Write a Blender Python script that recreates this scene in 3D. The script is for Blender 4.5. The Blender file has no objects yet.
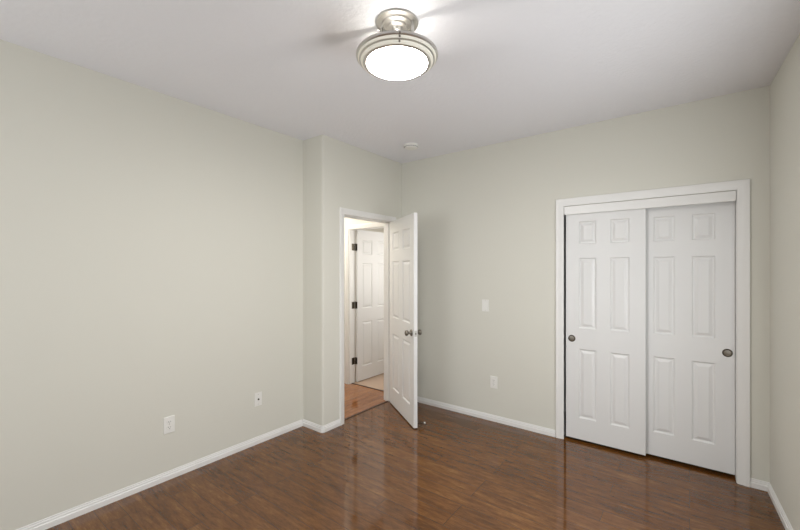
import bpy, bmesh, math, random
from mathutils import Vector, Matrix
PI = math.pi
random.seed(4)
C = bpy.context.scene.collection
S = bpy.context.scene

# ---------------------------------------------------------------- camera
cam = bpy.data.cameras.new('camera')
cam.sensor_width = 36.0
cam.lens = 36.0 * 380 / 800
cam.shift_y = 5 / 800
cam.clip_start = 0.02
camo = bpy.data.objects.new('camera', cam)
C.objects.link(camo)
camo.location = (0, 0, 1.494)
camo.rotation_euler = (PI / 2, 0, math.radians(37.31))
S.camera = camo

# ---------------------------------------------------------------- world, lights, exposure
w = bpy.data.worlds.new('world')
S.world = w
w.use_nodes = True
nt = w.node_tree
sky = nt.nodes.new('ShaderNodeTexSky')
sky.sky_type = 'HOSEK_WILKIE'
sky.sun_direction = Vector((0.3, -0.4, 0.85)).normalized()
nt.links.new(sky.outputs[0], nt.nodes['Background'].inputs[0])
nt.nodes['Background'].inputs[1].default_value = 0.6


def area(name, loc, rot, sx, sy, power, col):
    l = bpy.data.lights.new(name, 'AREA')
    l.shape = 'RECTANGLE'; l.size = sx; l.size_y = sy
    l.energy = power; l.color = col
    o = bpy.data.objects.new(name, l)
    o.location = loc; o.rotation_euler = rot
    C.objects.link(o)
    return o


# daylight through the bedroom window (in the wall behind the camera)
area('window_daylight', (-1.95, -1.76, 1.45), (PI / 2, 0, 0), 1.6, 1.5, 31, (0.94, 0.975, 1.0))
# daylight through the second window, in the right wall beside the camera
area('window_daylight', (0.495, 1.80, 1.3), (0, PI / 2, 0.0456), 1.2, 1.5, 31, (0.94, 0.975, 1.0))
# hall ceiling lamp and an unseen area light added inside the side room
area('hall_lamp_light', (-3.75, 2.85, 2.5), (0, 0, 0), 0.7, 0.6, 17, (1.0, 0.96, 0.90))
area('side_room_light', (-2.35, 4.5, 1.6), (0, -PI / 2, PI), 1.0, 1.3, 17, (1.0, 0.97, 0.92))

S.view_settings.view_transform = 'Standard'
S.view_settings.look = 'None'
S.view_settings.gamma = 1
S.view_settings.use_curve_mapping = False
S.view_settings.exposure = 0.06


# ---------------------------------------------------------------- materials
def mat(name, col, rough=0.5, metal=0.0, spec=0.5, bump=None, emit=None):
    m = bpy.data.materials.new(name)
    m.use_nodes = True
    n = m.node_tree.nodes; L = m.node_tree.links
    b = n['Principled BSDF']
    b.inputs['Base Color'].default_value = (*col, 1)
    b.inputs['Roughness'].default_value = rough
    b.inputs['Metallic'].default_value = metal
    b.inputs['Specular IOR Level'].default_value = spec
    if emit:
        b.inputs['Emission Color'].default_value = (*emit[0], 1)
        b.inputs['Emission Strength'].default_value = emit[1]
    if bump:
        scale, strength, dist, det = bump
        tc = n.new('ShaderNodeTexCoord')
        no = n.new('ShaderNodeTexNoise')
        no.inputs['Scale'].default_value = scale
        no.inputs['Detail'].default_value = det
        bp = n.new('ShaderNodeBump')
        bp.inputs['Strength'].default_value = strength
        bp.inputs['Distance'].default_value = dist
        L.new(tc.outputs['Object'], no.inputs['Vector'])
        L.new(no.outputs['Fac'], bp.inputs['Height'])
        L.new(bp.outputs['Normal'], b.inputs['Normal'])
    return m


def floor_mat(name, along_x, stops, var):
    """strand-like hand-scraped planks, narrow boards with random tone"""
    m = bpy.data.materials.new(name)
    m.use_nodes = True
    n = m.node_tree.nodes; L = m.node_tree.links
    b = n['Principled BSDF']
    tc = n.new('ShaderNodeTexCoord')
    mp = n.new('ShaderNodeMapping')
    mp.inputs['Rotation'].default_value = (0, 0, 0 if along_x else PI / 2)
    L.new(tc.outputs['Object'], mp.inputs['Vector'])
    br = n.new('ShaderNodeTexBrick')
    br.offset = 0.37; br.offset_frequency = 3
    br.inputs['Color1'].default_value = (0, 0, 0, 1)
    br.inputs['Color2'].default_value = (1, 1, 1, 1)
    br.inputs['Mortar'].default_value = (0.5, 0.5, 0.5, 1)
    br.inputs['Scale'].default_value = 1
    br.inputs['Mortar Size'].default_value = 0.0014
    br.inputs['Mortar Smooth'].default_value = 0.3
    br.inputs['Bias'].default_value = 0
    br.inputs['Brick Width'].default_value = 1.15
    br.inputs['Row Height'].default_value = 0.12
    L.new(mp.outputs[0], br.inputs['Vector'])
    # grain: noise squeezed along the board
    def noise(sx, sy, scale, det, rough=0.6, off=0):
        mm = n.new('ShaderNodeMapping')
        mm.inputs['Scale'].default_value = (sx, sy, 1)
        mm.inputs['Location'].default_value = (off, off * 0.7, 0)
        L.new(mp.outputs[0], mm.inputs['Vector'])
        # shift the grain per board
        ad = n.new('ShaderNodeVectorMath'); ad.operation = 'ADD'
        sc = n.new('ShaderNodeVectorMath'); sc.operation = 'SCALE'
        sc.inputs['Scale'].default_value = 9
        L.new(br.outputs['Color'], sc.inputs[0])
        L.new(mm.outputs[0], ad.inputs[0]); L.new(sc.outputs[0], ad.inputs[1])
        t = n.new('ShaderNodeTexNoise')
        t.inputs['Scale'].default_value = scale
        t.inputs['Detail'].default_value = det
        t.inputs['Roughness'].default_value = rough
        L.new(ad.outputs[0], t.inputs['Vector'])
        return t
    n1 = noise(1, 6, 4.5, 8, 0.72)
    n2 = noise(1, 7, 19, 6, 0.75, 3.1)
    mx = n.new('ShaderNodeMath'); mx.operation = 'MULTIPLY_ADD'
    mx.inputs[1].default_value = 0.6
    L.new(n1.outputs['Fac'], mx.inputs[0])
    m2 = n.new('ShaderNodeMath'); m2.operation = 'MULTIPLY'
    m2.inputs[1].default_value = 0.4
    L.new(n2.outputs['Fac'], m2.inputs[0]); L.new(m2.outputs[0], mx.inputs[2])
    m3 = n.new('ShaderNodeMath'); m3.operation = 'MULTIPLY_ADD'
    m3.inputs[1].default_value = var
    L.new(br.outputs['Color'], m3.inputs[0]); L.new(mx.outputs[0], m3.inputs[2])
    rp = n.new('ShaderNodeValToRGB')
    e = rp.color_ramp.elements
    e[0].position = stops[0][0]; e[0].color = (*stops[0][1], 1)
    e[1].position = stops[-1][0]; e[1].color = (*stops[-1][1], 1)
    for p, c in stops[1:-1]:
        x = e.new(p); x.color = (*c, 1)
    L.new(m3.outputs[0], rp.inputs['Fac'])
    mix = n.new('ShaderNodeMix'); mix.data_type = 'RGBA'
    L.new(br.outputs['Fac'], mix.inputs['Factor'])
    L.new(rp.outputs['Color'], mix.inputs[6])
    mix.inputs[7].default_value = (*[c * 0.8 for c in stops[0][1]], 1)
    L.new(mix.outputs[2], b.inputs['Base Color'])
    b.inputs['Roughness'].default_value = 0.07
    b.inputs['Specular IOR Level'].default_value = 0.6
    # soft board undulation and joints
    bp = n.new('ShaderNodeBump')
    bp.inputs['Strength'].default_value = 0.05
    bp.inputs['Distance'].default_value = 0.0012
    hs = n.new('ShaderNodeMath'); hs.operation = 'SUBTRACT'
    L.new(mx.outputs[0], hs.inputs[0]); L.new(br.outputs['Fac'], hs.inputs[1])
    L.new(hs.outputs[0], bp.inputs['Height'])
    L.new(bp.outputs['Normal'], b.inputs['Normal'])
    return m


M = {}
M['wall'] = mat('wall_paint', (0.695, 0.681, 0.612), 0.75, spec=0.25, bump=(140, 0.06, 0.002, 3))
M['ceil'] = mat('ceiling_paint', (0.84, 0.835, 0.865), 0.9, spec=0.1, bump=(38, 0.55, 0.006, 3))
M['trim'] = mat('white_trim_paint', (0.82, 0.81, 0.79), 0.35)
M['door'] = mat('white_door_paint', (0.765, 0.76, 0.75), 0.38)
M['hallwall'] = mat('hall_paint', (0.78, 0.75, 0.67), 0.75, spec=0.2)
M['floor'] = floor_mat('dark_walnut_planks', True, [(0.36, (0.050, 0.018, 0.004)), (0.50, (0.108, 0.040, 0.009)), (0.60, (0.158, 0.063, 0.015)), (0.73, (0.275, 0.125, 0.036))], 0.07)
M['hallfloor'] = floor_mat('hall_lit_planks', False, [(0.30, (0.12, 0.045, 0.018)), (0.50, (0.27, 0.105, 0.038)), (0.80, (0.50, 0.25, 0.11))], 0.10)  # the hall's brightness is put into lighter, more orange plank tones
M['tile'] = mat('side_room_floor', (0.52, 0.375, 0.275), 0.25, bump=(8, 0.05, 0.002, 2))
M['strip'] = mat('dark_transition_strip', (0.035, 0.014, 0.007), 0.3)
M['bronze'] = mat('dark_bronze', (0.10, 0.085, 0.065), 0.35, 1.0)
M['pewter'] = mat('pewter', (0.26, 0.235, 0.20), 0.32, 1.0)
M['nickel'] = mat('brushed_nickel', (0.62, 0.60, 0.57), 0.33, 1.0)
M['plate'] = mat('white_plastic', (0.84, 0.83, 0.79), 0.35)
M['slot'] = mat('dark_slot', (0.03, 0.03, 0.03), 0.6)
M['steel'] = mat('steel', (0.55, 0.53, 0.50), 0.3, 1.0)
M['dark'] = mat('closet_shade_paint', (0.30, 0.29, 0.26), 0.8)  # shade inside the closet put into a darker wall colour
M['tier'] = mat('frosted_tier_glass', (0.86, 0.84, 0.76), 0.35, emit=((1.0, 0.95, 0.82), 0.12))
M['bowl'] = mat('lit_frosted_glass', (0.9, 0.9, 0.88), 0.3, emit=((1.0, 0.98, 0.95), 102))
M['bulb'] = mat('lit_bulb', (1, 1, 1), 0.3, emit=((1.0, 0.95, 0.88), 1250))
M['rubber'] = mat('white_rubber', (0.8, 0.8, 0.78), 0.5)
M['winlight'] = mat('window_vinyl', (0.85, 0.85, 0.85), 0.4)
gl = bpy.data.materials.new('clear_glass'); gl.use_nodes = True
gl.node_tree.nodes['Principled BSDF'].inputs['Transmission Weight'].default_value = 1.0
gl.node_tree.nodes['Principled BSDF'].inputs['Roughness'].default_value = 0.0
M['glass'] = gl


# ---------------------------------------------------------------- helpers
def obj(name, bm, m, parent=None, smooth=False, bevel=0, seg=2):
    bmesh.ops.recalc_face_normals(bm, faces=bm.faces)
    me = bpy.data.meshes.new(name)
    bm.to_mesh(me); bm.free()
    me.materials.append(m)
    o = bpy.data.objects.new(name, me)
    C.objects.link(o)
    if smooth:
        for p in me.polygons:
            p.use_smooth = True
        me.set_sharp_from_angle(angle=math.radians(35))
    if bevel:
        md = o.modifiers.new('bevel', 'BEVEL'); md.width = bevel; md.segments = seg
        md.limit_method = 'ANGLE'; md.angle_limit = math.radians(40)
    if parent:
        o.parent = parent
    return o


def tag(o, label=None, cat=None, group=None, kind=None):
    if label: o['label'] = label
    if cat: o['category'] = cat
    if group: o['group'] = group
    if kind: o['kind'] = kind
    return o


def thing(name, label, cat, loc, rz=0, group=None, kind=None):
    o = bpy.data.objects.new(name, None)
    o.empty_display_size = 0.05
    C.objects.link(o)
    o.location = loc; o.rotation_euler = (0, 0, rz)
    return tag(o, label, cat, group, kind)


def box(bm, x0, x1, y0, y1, z0, z1):
    v = [bm.verts.new(p) for p in ((x0, y0, z0), (x1, y0, z0), (x1, y1, z0), (x0, y1, z0), (x0, y0, z1), (x1, y0, z1), (x1, y1, z1), (x0, y1, z1))]
    for f in ((3, 2, 1, 0), (4, 5, 6, 7), (0, 1, 5, 4), (1, 2, 6, 5), (2, 3, 7, 6), (3, 0, 4, 7)):
        bm.faces.new([v[i] for i in f])


def boxes(*bs):
    bm = bmesh.new()
    for b in bs: box(bm, *b)
    return bm


def prism(bm, pts, z0, z1):
    a = [bm.verts.new((x, y, z0)) for x, y in pts]
    b = [bm.verts.new((x, y, z1)) for x, y in pts]
    n = len(pts)
    bm.faces.new(a[::-1]); bm.faces.new(b)
    for i in range(n):
        bm.faces.new((a[i], a[(i + 1) % n], b[(i + 1) % n], b[i]))


def lathe(bm, prof, n=48, M4=None, cap=True):
    """prof: list of (radius, z); spun about z, optionally transformed"""
    rings = []
    for r, z in prof:
        if r < 1e-6:
            rings.append([bm.verts.new((0, 0, z))])
        else:
            rings.append([bm.verts.new((r * math.cos(2 * PI * k / n), r * math.sin(2 * PI * k / n), z)) for k in range(n)])
    for a, b in zip(rings, rings[1:]):
        for k in range(n):
            k2 = (k + 1) % n
            if len(a) == 1 and len(b) == 1: continue
            if len(a) == 1: bm.faces.new((a[0], b[k], b[k2]))
            elif len(b) == 1: bm.faces.new((a[k], a[k2], b[0]))
            else: bm.faces.new((a[k], a[k2], b[k2], b[k]))
    if cap:
        for r in (rings[0], rings[-1]):
            if len(r) > 1: bm.faces.new(r)
    if M4 is not None:
        vs = [v for r in rings for v in r]
        bmesh.ops.transform(bm, matrix=M4, verts=vs)


def tube(bm, pts, r, n=8):
    prev = None
    pts = [Vector(p) for p in pts]
    for i, p in enumerate(pts):
        d = (pts[min(i + 1, len(pts) - 1)] - pts[max(i - 1, 0)]).normalized()
        u = d.cross(Vector((0, 0, 1)))
        if u.length < 1e-3: u = d.cross(Vector((1, 0, 0)))
        u.normalize(); v = d.cross(u)
        ring = [bm.verts.new(p + r * (math.cos(2 * PI * k / n) * u + math.sin(2 * PI * k / n) * v)) for k in range(n)]
        if prev:
            for k in range(n):
                bm.faces.new((prev[k], prev[(k + 1) % n], ring[(k + 1) % n], ring[k]))
        else:
            bm.faces.new(ring)
        prev = ring
    bm.faces.new(prev)


def struct(name, bm, m, label, cat, **k):
    return tag(obj(name, bm, m, **k), label, cat, kind='structure')


H = 2.74
XL, XE, YF, YB = -2.96, -2.68, 3.552, -1.80
YJ = 2.345                      # face of the jut beside the entry door

# ---------------------------------------------------------------- floors and ceiling
bm = bmesh.new()
prism(bm, [(-3.08, -1.92), (0.85, -1.92), (0.85, 4.35), (-1.2, 4.35), (-1.2, 3.60), (-2.735, 3.60), (-2.735, 2.40), (-3.08, 2.40)], -0.10, 0)
struct('floor', bm, M['floor'], 'glossy dark brown wood plank floor of the bedroom', 'floor')
bm = boxes((-4.4, -2.735, 2.402, 3.60, -0.10, 0))
struct('floor', bm, M['hallfloor'], 'lit reddish wood floor seen through the open doorway', 'floor')
bm = boxes((-4.4, -1.25, 3.602, 6.0, -0.10, 0))
struct('floor', bm, M['tile'], 'pale tan floor in front of the second door beyond the hall', 'floor')
struct('ceiling', boxes((-4.5, 0.95, -2.0, 6.1, H, H + 0.1)), M['ceil'], 'white textured ceiling of the bedroom', 'ceiling')

# ---------------------------------------------------------------- walls
struct('wall_left', boxes((-3.08, XL, YB - 0.12, YJ, 0, H)), M['wall'], 'long beige wall on the left with two low wall plates', 'wall')

# entry wall with the jut: bullnose outer corner, doorway cut out
bm = bmesh.new()
r = 0.02
arc = [(XE - r + r * math.sin(t), YJ + r - r * math.cos(t)) for t in [PI / 2 * k / 6 for k in range(7)]]
D0, D1, DH = 2.616, 3.366, 2.036      # doorway
JT = 0.018                            # jamb thickness
prism(bm, [(-3.08, YJ)] + arc + [(XE, D0 - JT), (-2.80, D0 - JT), (-2.80, 2.46), (-3.08, 2.46)], 0, H)
box(bm, -2.80, XE, D1 + JT, YF, 0, H)
box(bm, -2.80, XE, D0 - JT, D1 + JT, DH + JT, H)
struct('wall_entry', bm, M['wall'], 'beige wall with the jut and the open bedroom doorway', 'wall', smooth=True)

# far wall: opening for the closet and, beyond the entry wall, one for the second door
CO0, CO1, COH = -0.883, 0.265, 2.055
BO0, BO1, BOH = -3.545, -2.81, 2.02
bm = boxes((-4.4, BO0 - JT, YF, 3.66, 0, H), (BO0 - JT, BO1 + JT, YF, 3.66, BOH + JT, H), (BO1 + JT, CO0 - 0.03, YF, 3.66, 0, H),
           (CO0 - 0.03, CO1, YF, 3.66, COH, H), (CO1, 0.85, YF, 3.66, 0, H))
struct('wall_far', bm, M['wall'], 'beige wall holding the closet, light switch and one outlet', 'wall')
# right wall, 2.6 degrees off square
k = 0.0456
xr = lambda y: 0.430 + k * (YF - y)
RY0, RY1, RZ0, RZ1 = 1.0, 2.6, 0.65, 2.0
bm = bmesh.new()
for ya, yb, za, zb in ((RY1, YF, 0, H), (YB, RY0, 0, H), (RY0, RY1, 0, RZ0), (RY0, RY1, RZ1, H)):
    prism(bm, [(xr(yb), yb), (xr(ya), ya), (xr(ya) + 0.12, ya), (xr(yb) + 0.12, yb)], za, zb)
struct('wall_right', bm, M['wall'], 'narrow strip of beige wall right of the closet', 'wall')
# back wall with the bedroom window opening
W0, W1, Z0, Z1 = -2.75, -1.15, 0.75, 2.2
bm = boxes((-3.08, W0, YB - 0.12, YB, 0, H), (W1, 0.85, YB - 0.12, YB, 0, H), (W0, W1, YB - 0.12, YB, 0, Z0), (W0, W1, YB - 0.12, YB, Z1, H))
struct('wall_back', bm, M['wall'], 'beige window wall behind the camera', 'wall')
win = thing('window_1', 'white framed bedroom window behind the camera', 'window', ((W0 + W1) / 2, YB - 0.09, Z0), kind='structure')
hw, hh = (W1 - W0) / 2, Z1 - Z0
obj('window_frame', boxes((-hw, -hw + 0.05, -0.03, 0.02, 0, hh), (hw - 0.05, hw, -0.03, 0.02, 0, hh), (-hw + 0.05, hw - 0.05, -0.03, 0.02, 0, 0.05),
    (-hw + 0.05, hw - 0.05, -0.03, 0.02, hh - 0.05, hh), (-0.025, 0.025, -0.03, 0.02, 0.05, hh - 0.05)), M['winlight'], win, bevel=0.003)
obj('window_pane', boxes((-hw + 0.05, -0.025, -0.008, -0.004, 0.05, hh - 0.05), (0.025, hw - 0.05, -0.008, -0.004, 0.05, hh - 0.05)), M['glass'], win)

ry = (RY0 + RY1) / 2
win = thing('window_2', 'white framed window in the right wall beside the camera', 'window', (xr(ry) + 0.10, ry, RZ0), PI / 2 + k, kind='structure')
hw, hh = (RY1 - RY0) / 2 - 0.002, RZ1 - RZ0
obj('window_frame', boxes((-hw, -hw + 0.05, -0.03, 0.02, 0, hh), (hw - 0.05, hw, -0.03, 0.02, 0, hh), (-hw + 0.05, hw - 0.05, -0.03, 0.02, 0, 0.05),
    (-hw + 0.05, hw - 0.05, -0.03, 0.02, hh - 0.05, hh), (-0.025, 0.025, -0.03, 0.02, 0.05, hh - 0.05)), M['winlight'], win, bevel=0.003)
obj('window_pane', boxes((-hw + 0.05, -0.025, -0.008, -0.004, 0.05, hh - 0.05), (0.025, hw - 0.05, -0.008, -0.004, 0.05, hh - 0.05)), M['glass'], win)

# hall, side room and closet shells
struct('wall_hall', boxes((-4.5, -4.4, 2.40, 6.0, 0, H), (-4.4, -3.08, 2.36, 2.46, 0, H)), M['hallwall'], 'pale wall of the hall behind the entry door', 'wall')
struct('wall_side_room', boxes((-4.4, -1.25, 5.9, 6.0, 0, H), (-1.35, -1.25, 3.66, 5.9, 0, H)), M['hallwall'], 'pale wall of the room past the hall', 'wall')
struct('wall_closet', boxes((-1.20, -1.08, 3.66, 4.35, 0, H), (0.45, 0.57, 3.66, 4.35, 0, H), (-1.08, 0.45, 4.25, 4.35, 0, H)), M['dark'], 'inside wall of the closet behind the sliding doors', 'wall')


# ---------------------------------------------------------------- baseboards
BP = [(0, 0), (0.013, 0), (0.013, 0.032), (0.0085, 0.036), (0.0085, 0.047), (0.0045, 0.050), (0.0045, 0.058), (0.0, 0.060)]


def run_base(bm, pts):
    """profile swept along pts (left hand side of travel = room side)"""
    P = [Vector((x, y)) for x, y in pts]
    rings = []
    for i, p in enumerate(P):
        ns = []
        if i > 0:
            d = (P[i] - P[i - 1]).normalized(); ns.append(Vector((-d.y, d.x)))
        if i < len(P) - 1:
            d = (P[i + 1] - P[i]).normalized(); ns.append(Vector((-d.y, d.x)))
        nn = sum(ns, Vector((0, 0)))
        nn = nn.normalized()
        sc = 1 / max(0.3, nn.dot(ns[0]))
        rings.append([bm.verts.new((p.x + nn.x * a * sc, p.y + nn.y * a * sc, z)) for a, z in BP])
    m = len(BP)
    for a, b in zip(rings, rings[1:]):
        for j in range(m):
            bm.faces.new((a[j], a[(j + 1) % m], b[(j + 1) % m], b[j]))
    bm.faces.new(rings[0]); bm.faces.new(rings[-1])


E_ = 0.0005
bm = bmesh.new(); run_base(bm, [(XL, YJ - 0.0135), (XL, YB)])
# travel towards -y puts the left side at +x (room side)
struct('baseboard_left', bm, M['trim'], 'white baseboard along the long left wall', 'baseboard')
bm = bmesh.new()
run_base(bm, [(XE, D0 - 0.058)] + [(x, y) for x, y in arc[::-1]] + [(XL + 0.0005, YJ)])
struct('baseboard_jut', bm, M['trim'], 'short white baseboard wrapping the jut beside the doorway', 'baseboard')
bm = bmesh.new(); run_base(bm, [(CO0 - 0.072, YF), (XE, YF)])
struct('baseboard_far', bm, M['trim'], 'white baseboard between the open door and the closet', 'baseboard')
bm = bmesh.new(); run_base(bm, [(xr(YB), YB), (xr(YF - 0.014), YF - 0.014)])
struct('baseboard_right', bm, M['trim'], 'white baseboard on the right wall at the photo edge', 'baseboard')
bm = bmesh.new(); run_base(bm, [(0.4295, YF), (CO1 + 0.066, YF)])
struct('baseboard_closet', bm, M['trim'], 'very short white baseboard right of the closet', 'baseboard')


# ---------------------------------------------------------------- casings (named trim_<n>)
def frame_profile(bm, axis, a0, a1, top, wdt, face, out, prof):
    """mitred casing round an opening. axis 'x': opening runs along x on plane y=face; 'y': along y on plane x=face.
    prof: (distance outward from opening edge 0..1 of width, protrusion)"""
    path = [((a0, 0), (-1, 0)), ((a0, top), (-1, 1)), ((a1, top), (1, 1)), ((a1, 0), (1, 0))]
    rings = []
    for (a, z), (da, dz) in path:
        ring = []
        for t, h in prof:
            aa = a + da * t * wdt; zz = z + dz * t * wdt
            ring.append(bm.verts.new((aa, face + out * h, zz) if axis == 'x' else (face + out * h, aa, zz)))
        rings.append(ring)
    m = len(prof)
    for p, q in zip(rings, rings[1:]):
        for j in range(m):
            bm.faces.new((p[j], p[(j + 1) % m], q[(j + 1) % m], q[j]))
    bm.faces.new(rings[0]); bm.faces.new(rings[-1])


CP = [(0, 0), (0, 0.009), (0.08, 0.011), (0.45, 0.012), (0.55, 0.015), (0.85, 0.017), (0.97, 0.016), (1, 0.013), (1, 0)]
# entry door: casing + jamb (bedroom side)
t = thing('trim_1', 'white casing and jamb of the open bedroom doorway', 'door frame', (0, 0, 0), kind='structure')
bm = bmesh.new(); frame_profile(bm, 'y', D0 - 0.004, D1 + 0.004, DH + 0.004, 0.056, XE, 1, CP)
obj('casing', bm, M['trim'], t, smooth=True)
bm = boxes((-2.80, XE, D0 - JT, D0, 0, DH), (-2.80, XE, D1, D1 + JT, 0, DH), (-2.80, XE, D0 - JT, D1 + JT, DH, DH + JT),
           (-2.775, -2.72, D0, D0 + 0.011, 0, DH), (-2.775, -2.72, D1 - 0.011, D1, 0, DH), (-2.775, -2.72, D0 + 0.011, D1 - 0.011, DH - 0.011, DH))
obj('jamb', bm, M['trim'], t, bevel=0.0015)
# second doorway
t = thing('trim_2', 'white casing and jamb around the second doorway in the hall', 'door frame', (0, 0, 0), kind='structure')
bm = bmesh.new(); frame_profile(bm, 'x', BO0 - 0.004, BO1 - 0.055, BOH + 0.004, 0.056, YF, -1, CP)
bm2 = boxes((BO0 - JT, BO0, YF, 3.66, 0, BOH), (BO1, BO1 + JT, YF, 3.66, 0, BOH), (BO0 - JT, BO1 + JT, YF, 3.66, BOH, BOH + JT),
            (BO0, BO0 + 0.011, 3.553, 3.588, 0, BOH))
obj('casing', bm, M['trim'], t, smooth=True)
obj('jamb', bm2, M['trim'], t, bevel=0.0015)
# closet: wider casing, jamb, fascia
t = thing('trim_3', 'white casing and header around the sliding closet doors', 'door frame', (0, 0, 0), kind='structure')
bm = bmesh.new(); frame_profile(bm, 'x', CO0 - 0.001, CO1 + 0.001, COH + 0.001, 0.066, YF, -1, CP)
obj('casing', bm, M['trim'], t, smooth=True)
obj('header_fascia', boxes((CO0 + 0.001, CO1 - 0.0065, YF - 0.004, YF + 0.014, 1.980, COH - 0.003)), M['trim'], t, bevel=0.002)
obj('jamb', boxes((CO0 - 0.0295, CO0 - 0.02, YF + 0.001, 3.66, 0, COH), (CO1 - 0.003, CO1, YF + 0.001, 3.66, 0, COH), (CO0 - 0.02, CO1 - 0.003, YF + 0.016, 3.66, 2.025, COH)), M['trim'], t)

# threshold strips
struct('trim_4', boxes((-2.744, -2.726, D0 + 0.0005, D1 - 0.0005, 0, 0.005)), M['strip'], 'thin dark strip across the bedroom doorway', 'threshold', bevel=0.002)
struct('trim_5', boxes((BO0 + 0.001, BO1 - 0.001, 3.592, 3.610, 0, 0.006)), M['strip'], 'thin dark strip across the second doorway', 'threshold', bevel=0.002)


# ---------------------------------------------------------------- six-panel doors
def six_panel(wd, ht, th, xs, zs):
    """leaf: x 0..wd, y 0..th, z 0..ht; moulded panels sunk in both faces"""
    bm = bmesh.new()
    X = [0] + list(xs) + [wd]; Z = [0] + list(zs) + [ht]
    rings = [(0, 0), (0.003, 0.0045), (0.008, 0.0095), (0.015, 0.0105), (0.017, 0.0100), (0.034, 0.0025), (0.036, 0.0015)]
    for side in (0, 1):
        def P(x, z, d):
            return bm.verts.new((x, d if side == 0 else th - d, z))
        for i in range(len(X) - 1):
            for j in range(len(Z) - 1):
                x0, x1, z0, z1 = X[i], X[i + 1], Z[j], Z[j + 1]
                if i % 2 == 1 and j % 2 == 1:
                    prev = None
                    for ins, d in rings:
                        q = [P(x0 + ins, z0 + ins, d), P(x1 - ins, z0 + ins, d), P(x1 - ins, z1 - ins, d), P(x0 + ins, z1 - ins, d)]
                        if prev:
                            for a in range(4):
                                bm.faces.new((prev[a], prev[(a + 1) % 4], q[(a + 1) % 4], q[a]))
                        prev = q
                    bm.faces.new(prev)
                else:
                    bm.faces.new([P(x0, z0, 0), P(x1, z0, 0), P(x1, z1, 0), P(x0, z1, 0)])
    for a, b in (((0, 0), (wd, 0)), ((wd, 0), (wd, ht)), ((wd, ht), (0, ht)), ((0, ht), (0, 0))):
        bm.faces.new([bm.verts.new((a[0], 0, a[1])), bm.verts.new((b[0], 0, b[1])), bm.verts.new((b[0], th, b[1])), bm.verts.new((a[0], th, a[1]))])
    # subdivide long edge joints into one surface
    bmesh.ops.remove_doubles(bm, verts=bm.verts, dist=0.0004)
    return bm


RX = Matrix.Rotation(PI / 2, 4, 'X')       # lathe axis z -> -y
RXn = Matrix.Rotation(-PI / 2, 4, 'X')     # lathe axis z -> +y


def T(x, y, z): return Matrix.Translation((x, y, z))


ZS = (0.185, 0.785, 0.965, 1.575, 1.695, 1.89)
# closet doors (bypass)
CW = 0.594


def closet_door(name, x, y, pull_x, label):
    t = thing(name, label, 'closet door', (x, y, 0.024), kind='structure')
    obj('door_leaf', six_panel(CW, 1.985, 0.032, (0.106, 0.242, 0.347, 0.484), ZS), M['door'], t)
    bm = bmesh.new()
    lathe(bm, [(0, 0.0005), (0.021, 0.0005), (0.022, 0.001), (0.0225, 0.003), (0.026, 0.004), (0.029, 0.0025), (0.030, 0)], 32, T(pull_x, -0.0002, 0.870) @ RX, cap=False)
    p = obj('finger_pull', bm, M['bronze'], t, smooth=True); p['label'] = 'round dark bronze finger pull'
    bm = bmesh.new()
    lathe(bm, [(0.0, 0.0016), (0.012, 0.0014), (0.0205, 0.0006)], 32, T(pull_x, -0.0004, 0.870) @ RX, cap=False)
    obj('pull_cup', bm, M['pewter'], p, smooth=True)
    return t


closet_door('door_3', -0.8715, 3.572, 0.048, 'left sliding six-panel closet door, in front, round pull at its left edge')
closet_door('door_4', -0.3340, 3.622, 0.552, 'right sliding six-panel closet door, set behind, round pull at its right edge')


def hinge(parent, x, y, z, m, flip=1):
    bm = boxes((x - 0.0015, x + 0.0015, y, y + flip * 0.03, z - 0.045, z + 0.045) if flip > 0 else (x - 0.0015, x + 0.0015, y - 0.03, y, z - 0.045, z + 0.045))
    lathe(bm, [(0.0065, -0.048), (0.0065, 0.048)], 12, T(x, y, z))
    return obj('hinge', bm, m, parent)


def knob(parent, name, x, y, z, sgn):
    """sgn -1: sticks out towards -y, +1: towards +y"""
    bm = bmesh.new()
    R = T(x, y, z) @ (RX if sgn < 0 else RXn)
    lathe(bm, [(0, 0), (0.032, 0), (0.032, 0.003), (0.028, 0.008), (0.013, 0.010), (0.0105, 0.024), (0.012, 0.030), (0.020, 0.036),
               (0.0265, 0.044), (0.0275, 0.052), (0.0245, 0.060), (0.015, 0.065), (0, 0.0665)], 32, R, cap=False)
    o = obj(name, bm, M['pewter'], parent, smooth=True)
    return o


# entry door, hinged on the right jamb, swung ~56 degrees into the bedroom
DW = 0.765
ang = math.radians(-33.8)
th = 0.035
# local frame: x along the leaf from the hinge, y = away from camera side
e = thing('door_1', 'open white six-panel bedroom door standing ajar into the room, knobs on both faces', 'door', (-2.668, 3.362, 0.012), ang, kind='structure')
bm = six_panel(DW, 2.020, th, (0.110, 0.328, 0.437, 0.655), ZS)
bmesh.ops.translate(bm, verts=bm.verts, vec=(0, -th, 0))
obj('door_leaf', bm, M['door'], e)
KZ = 0.885
a = knob(e, 'door_knob', DW - 0.065, -th, KZ, -1)
b = knob(e, 'door_knob', DW - 0.065, 0, KZ, 1)
bm = boxes((DW - 0.0005, DW + 0.0012, -th / 2 - 0.0125, -th / 2 + 0.0125, KZ - 0.028, KZ + 0.028))
lp = obj('latch_plate', bm, M['steel'], e)
bm = bmesh.new(); box(bm, DW + 0.001, DW + 0.010, -th / 2 - 0.006, -th / 2 + 0.006, KZ - 0.010, KZ + 0.010)
obj('latch_bolt', bm, M['pewter'], lp, bevel=0.003)
for z in (0.20, 1.0, 1.80):
    bm = boxes((-0.006, 0.0, -0.020, 0.0, z - 0.045, z + 0.045))
    lathe(bm, [(0.0065, -0.048), (0.0065, 0.048)], 12, T(-0.004, 0.006, z))
    obj('hinge', bm, M['pewter'], e)
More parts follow.
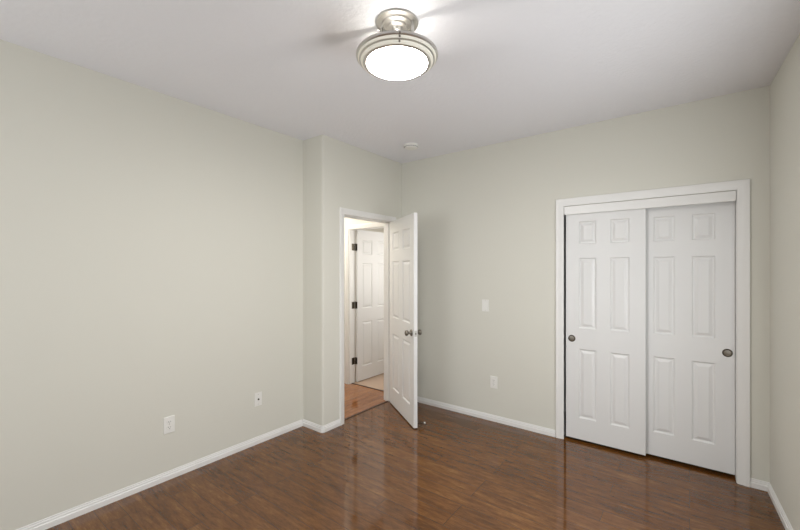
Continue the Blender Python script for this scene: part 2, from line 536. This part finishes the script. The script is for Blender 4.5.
# spring door stop on the back face near the bottom
bm = bmesh.new()
lathe(bm, [(0, 0), (0.014, 0), (0.013, 0.004), (0.007, 0.009), (0, 0.009)], 20, T(DW - 0.035, 0, 0.030) @ RXn, cap=False)
st = obj('door_stop', bm, M['steel'], e, smooth=True)
pts = []
for i in range(145):
    u = i / 144
    q = u * 2 * PI * 12
    pts.append((DW - 0.035 + 0.0052 * math.cos(q), 0.008 + 0.072 * u, 0.030 - 0.008 * u + 0.0052 * math.sin(q)))
bm = bmesh.new(); tube(bm, pts, 0.0019, 5)
obj('spring', bm, M['bronze'], st, smooth=True)
bm = bmesh.new()
lathe(bm, [(0, 0), (0.0085, 0), (0.0095, 0.006), (0.008, 0.014), (0, 0.016)], 20, T(DW - 0.035, 0.080, 0.022) @ RXn, cap=False)
obj('rubber_tip', bm, M['rubber'], st, smooth=True)

# second door, hinged on the left jamb of the second doorway, open at right angles into the far room
s = thing('door_2', 'white six-panel door standing open beyond the hall, seen through the doorway', 'door', (-3.539, 3.668, 0.012), PI / 2, kind='structure')
bm = six_panel(0.70, 2.018, th, (0.095, 0.295, 0.405, 0.605), ZS)
bmesh.ops.translate(bm, verts=bm.verts, vec=(0, -th, 0))
obj('door_leaf', bm, M['door'], s)
for z in (0.275, 1.015, 1.785):
    bm = boxes((-0.066, -0.014, 0.0030, 0.0055, z - 0.045, z + 0.045), (-0.0025, 0.0005, -th + 0.003, 0.006, z - 0.045, z + 0.045))
    lathe(bm, [(0.0062, -0.047), (0.0062, 0.047)], 12, T(-0.006, -0.003, z))
    h = obj('hinge', bm, M['bronze'], s)
    h['label'] = 'dark bronze hinge'
knob(s, 'door_knob', 0.64, -th, 0.885, -1)


# ---------------------------------------------------------------- wall plates
def rounded_plate(wd, ht, dp):
    """plate in local x/z centred, back at y=0, front at y=-dp"""
    return boxes((-wd / 2, wd / 2, -dp, 0, -ht / 2, ht / 2))


def screw(parent, z):
    bm = bmesh.new()
    lathe(bm, [(0.0035, 0), (0.003, 0.0012), (0, 0.0014)], 12, T(0, -0.0055, z) @ RX, cap=False)
    obj('screw', bm, M['steel'], parent, smooth=True)


def outlet(loc, rz, label):
    t = thing('power_outlet', label, 'outlet', loc, rz, 'duplex outlets')
    obj('cover_plate', rounded_plate(0.074, 0.118, 0.006), M['plate'], t, bevel=0.0025)
    for sgn in (-1, 1):
        bm = bmesh.new()
        pts = []
        for i in range(24):
            q = 2 * PI * i / 24
            pts.append((0.0172 * math.cos(q), max(-0.0135, min(0.0135, 0.0172 * math.sin(q)))))
        prism(bm, pts, 0, 0.003)
        bmesh.ops.transform(bm, matrix=T(0, -0.0055, sgn * 0.0195) @ RX, verts=bm.verts)
        f = obj('receptacle', bm, M['plate'], t)
        bm = boxes((-0.0075, -0.0052, -0.0092, -0.0083, sgn * 0.0195 - 0.001, sgn * 0.0195 + 0.008), (0.0048, 0.0072, -0.0092, -0.0083, sgn * 0.0195, sgn * 0.0195 + 0.007),
                   (-0.002, 0.002, -0.0092, -0.0083, sgn * 0.0195 - 0.009, sgn * 0.0195 - 0.005))
        obj('slot', bm, M['slot'], f)
    screw(t, 0)
    return t


# rz: local -y must point into the room. left wall: -y -> +x  => rz = +90deg
outlet((XL, 1.160, 0.389), PI / 2, 'white duplex outlet low on the long left wall, nearer the camera')
outlet((-1.538, YF, 0.385), 0, 'white duplex outlet low on the far wall below the light switch')
t = thing('cable_plate', 'small white cable jack plate low on the left wall near the jut', 'wall plate', (XL, 1.864, 0.381), PI / 2)
obj('cover_plate', rounded_plate(0.070, 0.115, 0.006), M['plate'], t, bevel=0.0025)
bm = bmesh.new()
lathe(bm, [(0.0075, 0), (0.0075, 0.003), (0.005, 0.003), (0.005, 0.010), (0.0, 0.010)], 16, T(0, -0.0055, 0) @ RX, cap=False)
p = obj('coaxial_jack', bm, M['bronze'], t, smooth=True); p['label'] = 'dark round coaxial jack'
screw(t, 0.042); screw(t, -0.042)
t = thing('light_switch', 'white rocker light switch on the far wall between door and closet', 'light switch', (-1.628, YF, 1.138))
obj('cover_plate', rounded_plate(0.072, 0.118, 0.006), M['plate'], t, bevel=0.0025)
bm = bmesh.new()
vs = [(-0.0165, 0.033), (0.0165, 0.033), (0.0165, -0.033), (-0.0165, -0.033)]
box(bm, -0.0165, 0.0165, -0.0085, -0.005, -0.033, 0.033)
for v in bm.verts:
    if v.co.y < -0.007: v.co.y -= 0.003 * (-v.co.z / 0.033)
obj('rocker', bm, M['plate'], t, bevel=0.001)
screw(t, 0.048); screw(t, -0.048)

# ---------------------------------------------------------------- smoke detector: px (411,147) -> 3.79 m from the camera
bm = bmesh.new()
sx, sy = 0.11 * 0.7953 - 3.79 * 0.606, 0.11 * 0.606 + 3.79 * 0.7953
t = thing('smoke_detector', 'small round white smoke detector on the ceiling near the far corner', 'smoke detector', (sx, sy, H))
lathe(bm, [(0, 0), (0.072, 0), (0.073, -0.012), (0.070, -0.014), (0.066, -0.014)], 48, cap=False)
obj('mounting_ring', bm, M['plate'], t, smooth=True)
bm = bmesh.new()
lathe(bm, [(0.066, -0.010), (0.068, -0.018), (0.064, -0.030), (0.054, -0.036), (0.020, -0.038), (0, -0.038)], 48, cap=False)
cv = obj('cover', bm, M['plate'], t, smooth=True)
bm = bmesh.new()
for i in range(20):
    q = 2 * PI * i / 20
    c_, s_ = math.cos(q), math.sin(q)
    m4 = Matrix.Rotation(q, 4, 'Z')
    b0 = len(bm.verts)
    box(bm, 0.0662, 0.0678, -0.006, 0.006, -0.026, -0.021)
    bm.verts.ensure_lookup_table()
    bmesh.ops.transform(bm, matrix=m4, verts=bm.verts[b0:])
obj('vent', bm, M['slot'], cv)
bm = bmesh.new(); lathe(bm, [(0.008, -0.0365), (0.008, -0.040), (0, -0.0405)], 20, cap=False)
obj('test_button', bm, M['plate'], cv, smooth=True)

# ---------------------------------------------------------------- ceiling light (semi flush)
fx, fy = -1.172, 1.513
ang_bar = math.radians(-21.7 + 37.31)      # bar runs 22 deg off the camera's right, in room terms ~15.6 deg
t = thing('ceiling_light', 'round semi-flush brushed nickel ceiling light with a lit frosted glass bowl', 'ceiling light', (fx, fy, H), ang_bar)
bm = bmesh.new()
lathe(bm, [(0, 0), (0.106, 0), (0.108, -0.004), (0.106, -0.010), (0.100, -0.012), (0.098, -0.008), (0.078, -0.010), (0.075, -0.018), (0.070, -0.020), (0.068, -0.015), (0.050, -0.018), (0.046, -0.026),
           (0.026, -0.030), (0.023, -0.038), (0.014, -0.046), (0, -0.048)], 64, cap=False)
obj('canopy', bm, M['nickel'], t, smooth=True)
for sgn in (-1, 1):
    obj('strap', boxes((sgn * 0.083 - 0.004, sgn * 0.083 + 0.004, -0.010, 0.010, -0.190, -0.010)), M['nickel'], t, bevel=0.001)
# stepped ring: thin metal rims with pale glass steps between them
DZ = -0.024
def spin(name, prof, m, par):
    bm = bmesh.new()
    lathe(bm, [(r, z + DZ) for r, z in prof], 96, cap=False)
    return obj(name, bm, m, par, smooth=True)
rg = spin('trim_ring', [(0.188, -0.141), (0.199, -0.140), (0.2045, -0.143), (0.2055, -0.149), (0.204, -0.155), (0.198, -0.158), (0.190, -0.156), (0.188, -0.150)], M['nickel'], t)
spin('glass_step', [(0.196, -0.157), (0.1955, -0.165), (0.184, -0.169), (0.182, -0.158)], M['tier'], rg)
spin('rim', [(0.184, -0.166), (0.190, -0.167), (0.1905, -0.171), (0.184, -0.173), (0.180, -0.172)], M['nickel'], rg)
spin('glass_step', [(0.183, -0.172), (0.180, -0.180), (0.166, -0.184), (0.164, -0.174)], M['tier'], rg)
spin('rim', [(0.162, -0.181), (0.170, -0.182), (0.1705, -0.186), (0.163, -0.189), (0.153, -0.187)], M['nickel'], rg)
pr = [(0.152, -0.182)] + [(0.154 * math.cos(i / 12 * PI / 2) if i < 12 else 0, -0.186 - 0.022 * math.sin(i / 12 * PI / 2)) for i in range(13)]
spin('glass_bowl', pr, M['bowl'], t)
spin('lamp_pan', [(0, -0.177), (0.165, -0.177), (0.165, -0.180), (0, -0.180)], M['plate'], t)
# unseen plate added on the far side of the bulb; its straight top edge cuts the light on the ceiling
obj('shadow_plate', boxes((-0.165, 0.165, 0.078, 0.081, -0.198, -0.149)), M['nickel'], t)
bm = bmesh.new()
bmesh.ops.create_icosphere(bm, subdivisions=2, radius=0.006, matrix=T(0, 0, -0.190))
obj('bulb', bm, M['bulb'], t, smooth=True)
bm = bmesh.new()
q = math.radians(-37.5) - ang_bar - 0.20
q = math.atan2(-0.7953, 0.606) + 0.07 - ang_bar
for rr, z in ((0.2055, -0.152), (0.1965, -0.163), (0.183, -0.178)):
    lathe(bm, [(0, 0.005), (0.0035, 0.003), (0.0045, 0), (0.0035, -0.004), (0, -0.006)], 12, T(rr * math.cos(q), rr * math.sin(q), z + DZ), cap=False)
ss = obj('set_screw', bm, M['pewter'], rg, smooth=True)
